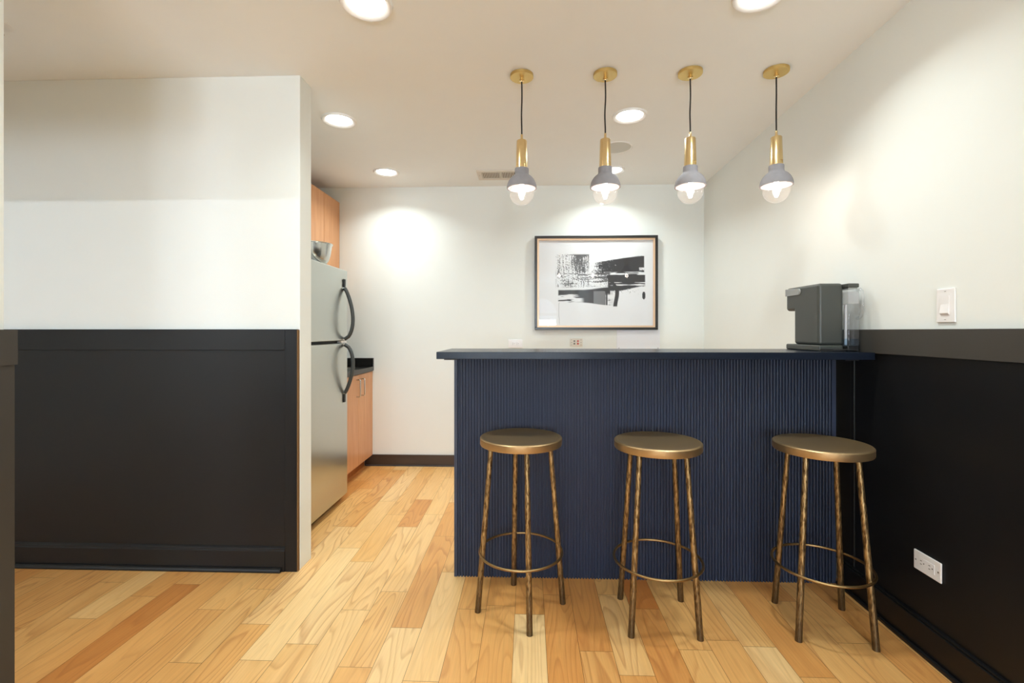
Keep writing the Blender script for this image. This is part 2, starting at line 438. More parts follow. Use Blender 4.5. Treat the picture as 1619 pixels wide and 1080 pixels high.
# ------------------------------------------------------------------ shell
bm = new(); box(bm, -4.2, 1.75, -4.3, YB+.15, H, H+.1)
struct('ceiling', bm, M['ceiling'])
bm = new(); box(bm, -2.15, 1.75, YB, YB+.12, 0, H); struct('wall_back', bm, M['wall'])
bm = new()
prism(bm, [(xr(-4.3), -4.3), (xr(YB+.05), YB+.05), (1.75, YB+.05), (1.75, -4.3)], 0, H, 'z'); struct('wall_right', bm, M['wall'])
# wall with the paneling (faces the camera), ends at x=-1.10
bm = new(); box(bm, -4.2, -1.10, 2.225, 2.342, 0, H); struct('wall_partition', bm, M['wall'], bevel=.002)
bm = new(); box(bm, -2.2, -2.08, 2.342, YB, 0, H); struct('wall_kitchen', bm, M['wall'])
bm = new(); box(bm, -1.64, -1.480, -4.2, 1.275, 0, H); struct('wall_left', bm, M['wall'], bevel=.002)
bm = new(); box(bm, -4.2, -1.641, .95, 1.07, 1.93, H); struct('added_light_blocker', bm, M['wall'])  # unseen slab added to cut the spot's light into a sharp wall line
bm = new(); box(bm, -4.3, -4.2, -4.3, 2.3, 0, H); struct('wall_side', bm, M['wall'])
# wall behind the camera with arched openings
def arch_pts(xc, w, zb, zt, n=12):
    r = w/2; pts = [(xc-r, zb), (xc+r, zb)]
    for i in range(n+1):
        a = PI*i/n; pts.append((xc+r*math.cos(a), zt-r+r*math.sin(a)))
    return pts
bm = new()
edges = [-4.2]
for x in WINX: edges += [x-.38, x+.38]
edges.append(1.6)
for i in range(0, len(edges), 2): box(bm, edges[i], edges[i+1], -4.3, -4.2, 0, H)
for x in WINX:
    box(bm, x-.38, x+.38, -4.3, -4.2, 0, .5)
    box(bm, x-.38, x+.38, -4.3, -4.2, 1.55, 1.62)
    n = 10; zt = 2.0
    for k in range(n):   # spandrels above the arch
        a0 = PI-PI*k/n; a1 = PI-PI*(k+1)/n
        p0 = (x+.38*math.cos(a0), 1.62+.38*math.sin(a0)); p1 = (x+.38*math.cos(a1), 1.62+.38*math.sin(a1))
        prism(bm, [p0, p1, (p1[0], H), (p0[0], H)], -4.3, -4.2, 'y')
struct('wall_front', bm, M['wall'])
for i, x in enumerate(WINX):
    bm = new(); prism(bm, arch_pts(x, .78, .48, 2.02), -4.285, -4.28, 'y')
    w = struct('window_%d' % (i+1), bm, M['sky'])
    bm = new()
    for k in range(24): box(bm, x-.37, x+.37, -4.262, -4.25, .53+k*.042, .545+k*.042)
    struct('window_blind', bm, M['trimwhite'], w)
# baseboard at the back wall, with thin shoe
bm = new(); box(bm, -1.40, -.20, YB-.014, YB, 0, .095); box(bm, -.3, 1.46, YB-.014, YB, 0, .095)
struct('baseboard_back', bm, M['brownbase'])
bm = new(); box(bm, -1.39, 1.45, YB-.022, YB-.014, 0, .010); struct('trim_shoe', bm, mat('dark_grey_shoe', (66, 68, 74), .3))

# ---------------- black paneling, partition wall (front plane y = 2.205)
def rail_profile_x(bm, x0, x1, pts):      # pts (y,z)
    prism(bm, pts, x0, x1, 'x')
bm = new(); box(bm, -4.2, -1.165, 2.217, 2.225, .1, 1.07); struct('trim_panel', bm, M['black'])
bm = new(); box(bm, -4.2, -1.165, 2.205, 2.225, 1.060, 1.160); struct('trim_rail', bm, M['black'], bevel=.0015)
bm = new(); box(bm, -1.1645, -1.106, 2.205, 2.225, 0, 1.160); struct('trim_stile', bm, M['black'], bevel=.0015)
bm = new(); box(bm, -1.1058, -1.1018, 2.207, 2.2245, .002, 1.158); struct('trim_edge', bm, M['mdf'])
bm = new(); prism(bm, [(2.225, 0), (2.203, 0), (2.203, .098), (2.207, .102), (2.207, .108), (2.212, .114), (2.217, .118), (2.225, .118)], -4.2, -1.165, 'x')
struct('baseboard_left', bm, M['black'], bevel=.001)
bm = new()
pts = [(2.203, 0), (2.186, 0), (2.186, .008), (2.190, .016), (2.196, .021), (2.203, .023)]
prism(bm, pts, -4.2, -1.178, 'x')
struct('trim_quarter_round', bm, M['black'], bevel=.004)

# ---------------- black paneling, side wall (skewed with it)
def sk(bm, off0, off1, y0, y1, z0, z1):
    """slab against the side wall from off0 to off1 in front of it"""
    pts = [(xr(y0)-off1, y0), (xr(y1)-off1, y1), (xr(y1)-off0, y1), (xr(y0)-off0, y0)]
    prism(bm, pts, z0, z1, 'z')
YE = 2.185
bm = new(); sk(bm, 0, .008, -4.0, 2.34, .1, 1.07); struct('trim_panel_side', bm, M['black'])
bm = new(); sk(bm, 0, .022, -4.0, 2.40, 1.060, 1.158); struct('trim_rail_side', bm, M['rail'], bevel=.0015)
bm = new(); sk(bm, 0, .014, 2.098, 2.122, .12, 1.03); struct('trim_corner_side', bm, M['black'], bevel=.003)
bm = new(); sk(bm, 0, .026, -4.0, YE, 0, .112); sk(bm, 0, .020, -4.0, YE, .112, .120); struct('baseboard_right', bm, M['black'], bevel=.003)
bm = new(); sk(bm, .026, .040, -4.0, YE, 0, .018); struct('trim_shoe_side', bm, M['black'], bevel=.006)
# ---------------- near wall paneling at the edge of the view
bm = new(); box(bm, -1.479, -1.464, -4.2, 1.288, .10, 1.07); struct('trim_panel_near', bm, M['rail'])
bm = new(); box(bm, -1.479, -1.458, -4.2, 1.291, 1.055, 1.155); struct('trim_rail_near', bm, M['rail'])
bm = new(); box(bm, -1.479, -1.452, -4.2, 1.293, 0, .118); struct('baseboard_near', bm, M['black'])

# ------------------------------------------------------------------ ceiling fixtures
DL = ['large round recessed ceiling light nearest the viewer, between partition wall and first brass pendant',
      'round recessed ceiling light nearest the viewer, between the two pendants by the side wall',
      'round recessed ceiling light beside the white partition wall corner',
      'round recessed ceiling light between the second and third pendants, just before the ceiling speaker',
      'small round recessed ceiling light near the maple wall cabinet and back wall',
      'round recessed ceiling light partly hidden behind a brass pendant socket near the back wall']
first = None
for (x, y), lab in zip(DOWN, DL):
    if first is None:
        t = thing('recessed_light', lab, 'ceiling light', (x, y, H), 0, 'recessed ceiling lights')
        bm = new(); lathe(bm, [(.073, -.0008), (.0765, -.003), (.088, -.0095), (.094, -.0095), (.098, -.004), (.099, 0)], 64, cap=False)
        obj('trim_ring', bm, M['trimwhite'], t, smooth=True, wd=False)
        bm = new(); lathe(bm, [(0, -.0012), (.074, -.0012), (.074, -.0006)], 64, cap=False)
        obj('diffuser', bm, M['diffuser'], t, smooth=True, wd=False)
        first = t
    else:
        dup(first, (x, y, H), 0, lab, 'recessed ceiling lights')

t = thing('ceiling_speaker', 'round flat grey-white speaker grille set into the ceiling', 'speaker', (.592, 3.172, H))
bm = new(); lathe(bm, [(.094, -.004), (.098, -.006), (.105, -.001), (.105, 0)], 64, cap=False); obj('rim', bm, M['trimwhite'], t, smooth=True, wd=False)
bm = new(); lathe(bm, [(0, -.005), (.094, -.004), (.094, 0)], 64, cap=False); obj('grille', bm, M['speaker'], t, smooth=True, wd=False)

t = thing('ceiling_vent', 'white louvred air vent in the ceiling near the back wall', 'air vent', (-.225, 3.69, H))
vx0, vx1, vy0, vy1 = -.40, -.035, 3.585, 3.80
bm = new()
for (a, b, c, d) in ((vx0, vx1, vy0, vy0+.035), (vx0, vx1, vy1-.035, vy1), (vx0, vx0+.035, vy0+.035, vy1-.035), (vx1-.035, vx1, vy0+.035, vy1-.035), (-.224, -.211, vy0+.035, vy1-.035)):
    box(bm, a, b, c, d, H-.008, H-.0005)
obj('frame', bm, M['ventwhite'], t)
bm = new(); box(bm, vx0+.03, vx1-.03, vy0+.03, vy1-.03, H-.0015, H-.0005); obj('duct_opening', bm, M['ventdark'], t)
bm = new()
for (a, b) in ((vx0+.035, -.224), (-.211, vx1-.035)):
    n = 11
    for k in range(n):
        xx = a+(b-a)*(k+.5)/n
        vs = box(bm, xx-.0035, xx+.0035, vy0+.035, vy1-.035, H-.006, H-.0045)
obj('louvres', bm, M['ventwhite'], t)
for xx in (vx0+.015, vx1-.015):
    bm = new(); lathe(bm, [(0, -.0095), (.004, -.009), (.005, -.008)], 12, (xx, 3.69, H), cap=False); obj('screw', bm, M['screw'], t)

t = thing('ceiling_sprinkler', 'white round sprinkler escutcheon on the ceiling at the edge of the near wall', 'sprinkler', (-2.132, 1.82, H))
bm = new(); lathe(bm, [(.012, -.006), (.030, -.006), (.042, -.001), (.042, 0)], 40, cap=False); obj('escutcheon', bm, M['trimwhite'], t, smooth=True, wd=False)
bm = new(); lathe(bm, [(0, -.034), (.014, -.034), (.014, -.030), (.004, -.028), (.006, -.012), (.011, -.006), (.011, 0)], 24, cap=False); obj('sprinkler_head', bm, M['chrome'], t, smooth=True, wd=False)

# ------------------------------------------------------------------ pendants
def pendant(x, y, label, wig):
    t = thing('pendant_lamp', label, 'pendant lamp', (x, y, H), 0, 'brass and concrete pendants')
    def z(v): return v-H
    bm = new(); lathe(bm, [(0, -.014), (.054, -.014), (.056, -.012), (.056, 0), (0, 0)], 64, cap=False)
    obj('canopy', bm, M['brassflat'], t, smooth=True, wd=False)
    bm = new(); lathe(bm, [(0, -.034), (.0055, -.034), (.0065, -.030), (.0115, -.030), (.0115, -.022), (.0075, -.021), (.0075, -.014)], 24, cap=False)
    obj('strain_relief', bm, M['brass'], t, smooth=True, wd=False)
    bm = new()
    pts = []
    for k in range(25):
        f = k/24; pts.append((wig*math.sin(f*PI*2.3)*math.sin(f*PI), wig*.5*math.sin(f*PI*3)*math.sin(f*PI), -.030+(z(2.090)+.030)*f))
    tube(bm, pts, .0034, 10); obj('cord', bm, M['cord'], t, smooth=True, wd=False)
    bm = new(); lathe(bm, [(0, z(2.098)), (.0055, z(2.098)), (.0055, z(2.080)), (.010, z(2.074)), (.0115, z(2.070)), (.0225, z(2.069)), (.0245, z(2.066)), (.0285, z(1.930)), (0, z(1.930))], 40, cap=False)
    so = obj('socket_sleeve', bm, M['brass'], t, smooth=True, wd=False)
    bm = new()
    for k in range(3):   # embossed maker plate lines
        for j in range(5):
            a = math.radians(-78+j*8); r = .0281
            box(bm, r*math.cos(a)-.0009, r*math.cos(a)+.0009, r*math.sin(a)-.0004, r*math.sin(a)+.0004, z(1.940+k*.006), z(1.9425+k*.006))
    obj('etched_marking', bm, mat('dark_brass_etch', (150, 118, 60), .5, .8), so, wd=False)
    bm = new()
    out = [(.0325, 1.934), (.0335, 1.930), (.0335, 1.909)]
    for k in range(13):
        a = math.radians(60-60*k/12); out.append((.072*math.cos(a)/1.0 if k else .036, 1.838+.0735*math.sin(a)))
    out += [(.072, 1.838), (.0655, 1.838)]
    for k in range(9):
        a = math.radians(5+65*k/8); out.append((.0655*math.cos(a), 1.840+.066*math.sin(a)))
    out += [(.0, 1.904)]
    lathe(bm, [(.0, 1.934-H)]+[(r, zz-H) for r, zz in out], 64, cap=False)
    obj('lamp_shade', bm, M['concrete'], t, smooth=True, wd=False)['label'] = 'grey concrete half-dome shade'
    bm = new(); c = 1.816; prof = []
    for k in range(25):
        a = -PI/2+ (PI*.86)*k/24; prof.append((.059*math.cos(a) if k else 0, c+.059*math.sin(a)-H))
    lathe(bm, prof, 48, cap=False); bo = obj('bulb', bm, M['bulb'], t, smooth=True, wd=False)
    bm = new(); lathe(bm, [(0, z(1.866)), (.005, z(1.866)), (.0105, z(1.858)), (.0110, z(1.830)), (.0105, z(1.796)), (.006, z(1.786)), (0, z(1.784))], 16, cap=False)
    obj('filament', bm, M['filament'], bo, smooth=True, wd=False)
    return t
pl = 'brass and concrete globe pendant '
for x, lab, w in ((-.032, 'over the bar end nearest the fridge', .0012), (.368, 'in front of the half hidden back ceiling light', .0022), (.770, 'third along from the fridge end of the bar', .0018), (1.172, 'closest to the white side wall', .0006)):
    pendant(x, 2.262, pl+lab, w)
    p = bpy.data.lights.new('bulb_glow', 'POINT'); p.energy = 1.1; p.color = (1, .84, .70); p.shadow_soft_size = .02
    po = bpy.data.objects.new('bulb_glow', p); COL.objects.link(po); po.location = (x, 2.262, 1.815)

# ------------------------------------------------------------------ bar
XB0, XB1 = -.348, 1.4045
t = thing('bar_counter_base', 'navy fluted bar front standing on the oak floor', 'bar', (.53, 2.26, 0))
bm = new(); box(bm, XB0+.002, XB1, 2.200, 2.320, 0, 1.033); obj('body', bm, mat('navy_body_paint', (44, 54, 74), .5), t)
bm = new()
px0, px1 = XB0+.016, XB1-.022
n = 124; pitch = (px1-px0)/n; pts = []
for k in range(n):
    xx = px0+k*pitch
    pts.append((xx+pitch*.17, 2.1994))
    for j in range(7):
        a = PI-PI*j/6; pts.append((xx+pitch*(.5+.31*math.cos(a)), 2.1940-.0048*math.sin(a)))
    pts.append((xx+pitch*.83, 2.1994))
A = [bm.verts.new((p[0], p[1], 0.0)) for p in pts]; B = [bm.verts.new((p[0], p[1], 1.033)) for p in pts]
for i in range(len(pts)-1): bm.faces.new((A[i], A[i+1], B[i+1], B[i]))
# back and caps
ba = [bm.verts.new((px0, 2.2000, 0)), bm.verts.new((px1, 2.2000, 0)), bm.verts.new((px1, 2.2000, 1.033)), bm.verts.new((px0, 2.2000, 1.033))]
bm.faces.new(ba); bm.faces.new([ba[0], *A, ba[1]]); bm.faces.new([ba[3], *B, ba[2]]); bm.faces.new([ba[0], A[0], B[0], ba[3]]); bm.faces.new([ba[1], A[-1], B[-1], ba[2]])
obj('fluted_panel', bm, M['navy'], t)
for a, b in ((XB0, XB0+.0155), (XB1-.0215, XB1-.002)):
    bm = new(); box(bm, a, b, 2.190, 2.2, 0, 1.033); obj('edge_strip', bm, M['navy'], t, bevel=.001)
for a, b in ((-.365, -.302), (1.33, 1.388)):
    bm = new(); box(bm, a, b, 2.02, 2.20, 1.0262, 1.0335); obj('support_bracket', bm, M['gap'], t)

bm = new(); box(bm, -.385, 1.4035, 1.951, 2.345, 1.034, 1.064)
o = obj('countertop', bm, M['quartz'], None, bevel=.0015); tag(o, 'dark speckled stone bar top lying on the navy fluted base', 'countertop')

# ------------------------------------------------------------------ stools
def make_stool(label):
    t = thing('bar_stool', label, 'bar stool', (0, 0, 0), 0, 'round brass bar stools')
    bm = new()
    R = .170
    prof = [(0, .704), (.05, .704), (.10, .7052), (.145, .709), (.158, .7125), (.1625, .7140), (.1665, .7130), (R, .7095), (R, .686), (.168, .682), (0, .682)]
    lathe(bm, prof, 96, cap=False)
    obj('seat', bm, M['seat'], t, smooth=True, wd=False)
    for k in range(4):
        a = PI/2*k
        bm = new(); pts = []; rads = []
        for i in range(13):
            f = i/12; rr = .180+(.124-.180)*f
            pts.append((rr*math.cos(a), rr*math.sin(a), .684*f)); rads.append(.0122-.0022*f+.0004*math.sin(i*2.1+k))
        tube(bm, pts, rads, 16)
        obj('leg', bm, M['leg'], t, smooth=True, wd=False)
    bm = new(); tube(bm, [(.171*math.cos(2*PI*i/72), .171*math.sin(2*PI*i/72), .238) for i in range(72)], .0052, 10, cyclic=True)
    obj('foot_ring', bm, M['ring'], t, smooth=True, wd=False)
    return t
st = make_stool('round brass stool standing nearest the open floor, at the bar end toward the fridge')
st.location = (-.031, 1.954, 0); st.rotation_euler = (0, 0, math.radians(11.5))
dup(st, (.518, 1.904, 0), math.radians(-47+90), 'round brass stool standing between the other two stools, in front of the bar')
dup(st, (1.149, 1.883, 0), math.radians(35.5), 'round brass stool beside the black panelled side wall, near the low outlet')

# ------------------------------------------------------------------ fridge
XF = -1.245
t = thing('refrigerator', 'stainless steel top-freezer fridge behind the white partition end', 'refrigerator', (-1.6, 2.8, 0))
bm = new(); box(bm, -2.02, XF-.065, 2.435, 3.185, .03, 1.555); obj('cabinet_body', bm, M['fridgeside'], t, bevel=.004)
bm = new(); box(bm, XF-.10, XF-.045, 2.47, 3.02, .0, .045); obj('kick_grille', bm, M['blackplastic'], t)
bm = new(); box(bm, XF-.058, XF-.03, 2.45, 3.17, 1.060, 1.098); obj('gasket', bm, M['gap'], t)
def fdoor(z0, z1, name):
    bm = new(); box(bm, XF-.062, XF, 2.43, 3.19, z0, z1)
    return obj(name, bm, M['stainless'], t, bevel=.006, segs=3)
fd = fdoor(1.088, 1.566, 'freezer_door'); rd = fdoor(.040, 1.070, 'refrigerator_door')
def fhandle(parent, zs, zt):
    """bowed bar: mount tail at zt end, foot at the split"""
    pts = []; n = 20
    for i in range(n+1):
        f = i/n
        zz = zs+(zt-zs)*f
        # quick rise at the split, long slope toward the tail
        bow = .056*(math.sin(PI*min(1, f**.72))**.75 if 0 < f < 1 else 0)
        pts.append((XF+.007+bow, 3.125, zz))
    bm = new(); tube(bm, pts, .0122, 16)
    h = obj('door_handle', bm, M['handle'], parent, smooth=True)
    d = 1 if zt > zs else -1
    bm = new(); box(bm, XF, XF+.010, 3.113, 3.137, min(zt+.004*d, zt+.062*d), max(zt+.004*d, zt+.062*d)); obj('handle_mount', bm, M['blackplastic'], parent, bevel=.003)
    bm = new(); box(bm, XF, XF+.011, 3.114, 3.136, min(zt, zt+.005*d), max(zt, zt+.005*d)); obj('mount_collar', bm, M['steel'], parent)
fhandle(fd, 1.098, 1.440)
fhandle(rd, 1.060, .735)
bm = new(); box(bm, XF-.03, XF-.002, 3.09, 3.178, 1.0725, 1.0855); obj('hinge_plate', bm, M['trimwhite'], t)

# bowl on the fridge
bx, by, bz = -1.405, 3.02, 1.566
bm = new()
prof = [(0, .004), (.050, .004), (.052, 0), (.056, 0), (.058, .006), (.078, .022), (.096, .050), (.106, .085), (.112, .125), (.116, .150), (.121, .152), (.121, .156), (.114, .156), (.109, .125), (.103, .085), (.093, .052), (.075, .026), (.05, .010), (0, .009)]
lathe(bm, prof, 64, (bx, by, bz), cap=False)
o = obj('mixing_bowl', bm, M['steel'], None, smooth=True); tag(o, 'polished steel mixing bowl standing on top of the fridge', 'bowl')

# ------------------------------------------------------------------ wall cabinet
XU = -1.623
t = thing('wall_cabinet', 'maple wall cabinet high on the kitchen wall above the fridge', 'cabinet', (-1.85, 3.66, 1.45))
bm = new(); box(bm, -2.08, XU-.020, 3.345, YB-.003, 1.45, 2.256); obj('body', bm, M['cabwood'], t)
for a, b in ((3.345, 3.673), (3.677, YB-.004)):
    bm = new(); box(bm, XU-.019, XU, a, b, 1.445, 2.256); obj('door', bm, M['cabwood'], t, bevel=.0015)

# ------------------------------------------------------------------ base cabinet
XC = -1.335
t = thing('base_cabinet', 'maple base cabinet on the floor between the fridge and back wall', 'cabinet', (-1.7, 3.62, 0))
bm = new(); box(bm, -2.07, XC-.020, 3.22, YB-.003, .095, .812); obj('body', bm, M['cabwood'], t)
bm = new(); box(bm, -2.05, -1.402, 3.22, YB-.016, 0, .095); obj('toe_board', bm, M['cabedge'], t)
for a, b, hy in ((3.225, 3.648, 3.604), (3.652, YB-.006, 3.700)):
    bm = new(); box(bm, XC-.019, XC, a, b, .093, .808); d = obj('door', bm, M['cabwood'], t, bevel=.0015)
    bm = new(); hz0, hz1 = .640, .772; s = .030; pts = [(XC, hy, hz0), (XC+s-.008, hy, hz0)]
    for k in range(1, 5):
        an = PI/2*k/4; pts.append((XC+s-.008+.008*math.sin(an), hy, hz0+.008-.008*math.cos(an)))
    for k in range(0, 5):
        an = PI/2*k/4; pts.append((XC+s-.008+.008*math.cos(an), hy, hz1-.008+.008*math.sin(an)))
    pts.append((XC, hy, hz1))
    tube(bm, pts, .0050, 10); obj('handle', bm, M['steel'], d, smooth=True)
bm = new(); box(bm, -2.075, XC+.016, 3.215, YB-.026, .814, .851)
o = obj('kitchen_countertop', bm, M['counterblack'], None, bevel=.003); tag(o, 'black stone kitchen worktop on the maple base cabinet', 'countertop')
bm = new(); box(bm, -2.075, XC+.010, YB-.025, YB-.001, .816, .922)
o = obj('backsplash', bm, M['counterblack'], None, bevel=.0015); tag(o, 'low black stone upstand against the back wall behind the worktop', 'backsplash')
t = thing('sink', 'stainless sink rim set into the black kitchen worktop', 'sink', (-1.70, 3.6, .851))
bm = new()
x0, x1, y0, y1 = -1.92, -1.41, 3.30, 3.80
for (a, b, c, d) in ((x0, x1, y0, y0+.03), (x0, x1, y1-.03, y1), (x0, x0+.03, y0+.03, y1-.03), (x1-.03, x1, y0+.03, y1-.03)): box(bm, a, b, c, d, .8515, .8565)
obj('rim', bm, M['steel'], t, bevel=.002)
bm = new(); box(bm, x0+.03, x1-.03, y0+.03, y1-.03, .8513, .8525); obj('basin', bm, M['chrome'], t)

# ------------------------------------------------------------------ framed picture
ax0, ax1, az0, az1 = .053, 1.077, 1.163, 1.951
t = thing('framed_picture', 'black framed abstract print with black brush strokes on the back wall', 'picture', ((ax0+ax1)/2, YB, (az0+az1)/2))
YF = 3.940
bm = new(); w = .021
for (a, b, c, d) in ((ax0, ax1, az0, az0+w), (ax0, ax1, az1-w, az1), (ax0, ax0+w, az0+w, az1-w), (ax1-w, ax1, az0+w, az1-w)): box(bm, a, b, YF, YB-.002, c, d)
obj('outer_frame', bm, M['framebl'], t, bevel=.002)
bm = new(); w2 = .036
for (a, b, c, d) in ((ax0+w, ax1-w, az0+w, az0+w2), (ax0+w, ax1-w, az1-w2, az1-w), (ax0+w, ax0+w2, az0+w2, az1-w2), (ax1-w2, ax1-w, az0+w2, az1-w2)): box(bm, a, b, YF+.008, YB-.006, c, d)
obj('gold_fillet', bm, M['gold'], t)
# the print: ink laid out over a fine grid
U0, U1, V0, V1 = ax0+.030, ax1-.030, az0+.030, az1-.030
def fbm(x, y, s, o=3):
    return mnoise.fractal(Vector((x*s, y*s, 3.7)), 1.0, 2.0, o)
def sstep(a, b, x):
    t_ = min(1, max(0, (x-a)/(b-a))); return t_*t_*(3-2*t_)
def nz(x, y, sx, sy, seed=0.0):
    return mnoise.noise(Vector((x*sx, y*sy, seed)))*.7+mnoise.noise(Vector((x*sx*2.1, y*sy*2.1, seed+9)))*.4
def box_m(px, py, x0, x1, yt, yb, edge=6):
    return sstep(x0-edge, x0+edge, px)*(1-sstep(x1-edge, x1+edge, px))*sstep(yt-edge, yt+edge, py)*(1-sstep(yb-edge, yb+edge, py))
def ink(px, py):
    """px, py on the 1248 x 935 sheet, origin top left; returns (amount, tint)"""
    X = px+90; Y = py+85; a = 0.0; tint = 0
    hN = nz(X, Y, .006, .06, 1.0)     # horizontal bristles
    vN = nz(X, Y, .07, .008, 5.0)     # vertical bristles
    fN = nz(X, Y, .09, .09, 8.0)
    # A top block of the big stroke
    yt = 330-65*sstep(640, 1230, X); 
    if X > 600:
        dry = sstep(600, 860, X)
        cov = box_m(X, Y, 625, 1236, yt+8*hN+6*fN, 452+6*hN, 4)
        k = 1 if X > 900 else sstep(-.1, .16, hN*.9+fN*1.0+dry*1.25-.62)
        if Y > 325 and Y < 365 and X < 960: k *= sstep(-.25, .2, -fN*1.3+hN+.55*dry)
        a = max(a, cov*k)
    # B middle block
    if X > 820:
        yb = 640-50*sstep(940, 1245, X); yt2 = 456
        k = 1.0
        if Y > 545 and Y < 585: k = 1-sstep(.05, .35, hN*1.2+.35*sstep(980, 1245, X)-.05)
        a = max(a, box_m(X, Y, 845, 1246+3*fN, yt2+9*hN, yb+10*fN)*k)
        # streak of white between A and B
        if 434 < Y < 466: a *= 1-sstep(-.05, .20, hN+.08*math.sin(X/60)+.10)*(1 if X > 860 else .5)
        if 390 < Y < 420 and X > 1180: a *= 1-sstep(-.1, .2, fN+.25)
        # spatter under B
        if 620 < Y < 700 and X < 1180: a = max(a, sstep(.34, .46, fN-abs(Y-650)/260+.05))
    # C lower block
    if Y > 590 and X < 930:
        topC = 628-30*sstep(560, 880, X)
        solid = sstep(540, 600, X)
        cov = box_m(X, Y, 308, 900, topC+5*hN, 765+32*sstep(560, 900, X))
        k = max(solid*(1-sstep(.15, .45, hN)*(.85 if (X < 690 and Y > 690) or (840 < X < 910 and Y > 690) else .15)), sstep(-.12, .12, hN-.15+.9*(1-sstep(640, 700, Y))))
        if X > 818: k *= 1-sstep(660, 690, Y)*(1-.8*sstep(.0, .25, hN-.05))
        if 826 < X < 842: k = 1
        if X > 868: k *= .25
        a = max(a, cov*k)
        if 690 < X < 818 and Y > 640: a = min(a, .80)
    # D upright curved stroke
    cx = 850+95*sstep(470, 640, Y)-22*sstep(660, 820, Y)
    if 470 < Y < 815: a = max(a, (1-sstep(18, 25, abs(X-cx)))*(1-sstep(800, 815, Y)))
    # E upright dry bristles
    if X < 660 and Y < 610:
        cov = box_m(X, Y, 282+10*vN, 642, 244, 595+12*vN, 10)
        k = sstep(-.16, .22, .75*vN+.8*fN+.22*nz(X, Y, .012, .012, 20.)+.30*sstep(420, 500, X)*(1-sstep(560, 620, X))*(1-sstep(400, 480, Y))-.04+.30*(1-sstep(244, 300, Y))*sstep(450, 560, X)+.15*sstep(450, 520, X)*(1-sstep(420, 480, Y))-.10)
        a = max(a, cov*k*.9)
        a = max(a, box_m(X, Y, 430, 640, 246, 252, 2))
    # F mid dry sweep
    if 320 < X < 880 and 430 < Y < 610:
        cov = box_m(X, Y, 320, 870, 440, 600, 12)
        a = max(a, cov*sstep(-.02, .26, hN*.95+fN*.8+.25*sstep(620, 860, X)*(1-sstep(530, 545, Y))-.12*(1 if 530 < Y < 605 else 0)+.12*sstep(600, 820, X))*.9)
    # G blot
    if ((X-1232)/18)**2+((Y-690)/42)**2 < 1: a = 1
    # thin drips under C
    if 760 < Y < 1000 and abs(X-318+4*math.sin(Y/60)) < 2: a = max(a, .55)
    return min(1, a)
nx, ny = 300, 226
bm = new(); cl = bm.verts.layers.float_color.new('ink'); grid = []
base = (0.0, 0.0, 0.0)
for j in range(ny+1):
    row = []
    for i in range(nx+1):
        v = bm.verts.new((U0+(U1-U0)*i/nx, 3.962, V1-(V1-V0)*j/ny))
        a = ink(i/nx*1248, j/ny*935)
        v[cl] = (a, a, a, 1); row.append(v)
    grid.append(row)
for j in range(ny):
    for i in range(nx): bm.faces.new((grid[j][i], grid[j+1][i], grid[j+1][i+1], grid[j][i+1]))
def print_mat():
    m = bpy.data.materials.new('ink_on_paper'); m.use_nodes = True; nt = m.node_tree; b = nt.nodes['Principled BSDF']
    b.inputs['Roughness'].default_value = .8
    vc = nt.nodes.new('ShaderNodeVertexColor'); vc.layer_name = 'ink'
    mx = nt.nodes.new('ShaderNodeMix'); mx.data_type = 'RGBA'
    nt.links.new(vc.outputs[0], mx.inputs[0]); mx.inputs[6].default_value = (*lin((228, 229, 231)), 1); mx.inputs[7].default_value = (*lin((52, 51, 54)), 1)
    nt.links.new(mx.outputs[2], b.inputs['Base Color'])
    return m
obj('print', bm, print_mat(), t)
bm = new(); box(bm, ax0+.025, ax1-.025, 3.953, 3.9545, az0+.025, az1-.025); obj('glass_pane', bm, M['pane'], t)

# ------------------------------------------------------------------ plates on the back wall
def back_outlet(x0, x1, z0, z1, label):
    t = thing('wall_outlet', label, 'outlet', ((x0+x1)/2, YB, (z0+z1)/2), 0)
    bm = new(); box(bm, x0, x1, YB-.006, YB-.0005, z0, z1); obj('cover_plate', bm, M['plastic'], t, bevel=.002)
    cx, cz = (x0+x1)/2, (z0+z1)/2
    bm = new(); box(bm, cx-.034, cx+.034, YB-.0075, YB-.006, cz-.0165, cz+.0165); rc = obj('receptacle', bm, M['plastic'], t, bevel=.001)
    bm = new()
    for s in (-.018, .018):
        for (a, c) in ((-.005, .006), (-.005, -.006)): box(bm, cx+s+a-.003, cx+s+a+.003, YB-.0082, YB-.0074, cz+c-.001, cz+c+.001)
        box(bm, cx+s+.006, cx+s+.0095, YB-.0082, YB-.0074, cz-.002, cz+.002)
    obj('slots', bm, M['slot'], rc)
back_outlet(-.169, -.051, 1.010, 1.080, 'white horizontal power outlet on the back wall above the bar top')
t = thing('jack_plate', 'ivory jack plate with two red and two grey buttons, on the wall below the picture', 'wall plate', (.404, YB, 1.057))
bm = new(); box(bm, .351, .457, YB-.006, YB-.0005, 1.022, 1.090); obj('cover_plate', bm, M['beige'], t, bevel=.002)
for (x, mm) in ((.388, 'greyjack'), (.418, 'red')):
    for zz in (1.046, 1.068):
        bm = new(); box(bm, x-.007, x+.007, YB-.009, YB-.006, zz-.0065, zz+.0065); obj('button', bm, M[mm], t, bevel=.001)
for x in (.364, .444):
    for zz in (1.036, 1.056, 1.078):
        bm = new(); box(bm, x-.003, x+.003, YB-.0072, YB-.006, zz-.003, zz+.003); obj('screw', bm, M['screw'], t)
t = thing('access_panel', 'white blank panel with two small screws on the back wall below the picture', 'panel', (.93, YB, 1.05))
bm = new(); box(bm, .744, 1.103, YB-.005, YB-.0005, .985, 1.162); obj('cover', bm, mat('bright_white_panel', (236, 238, 244), .4), t, bevel=.001)
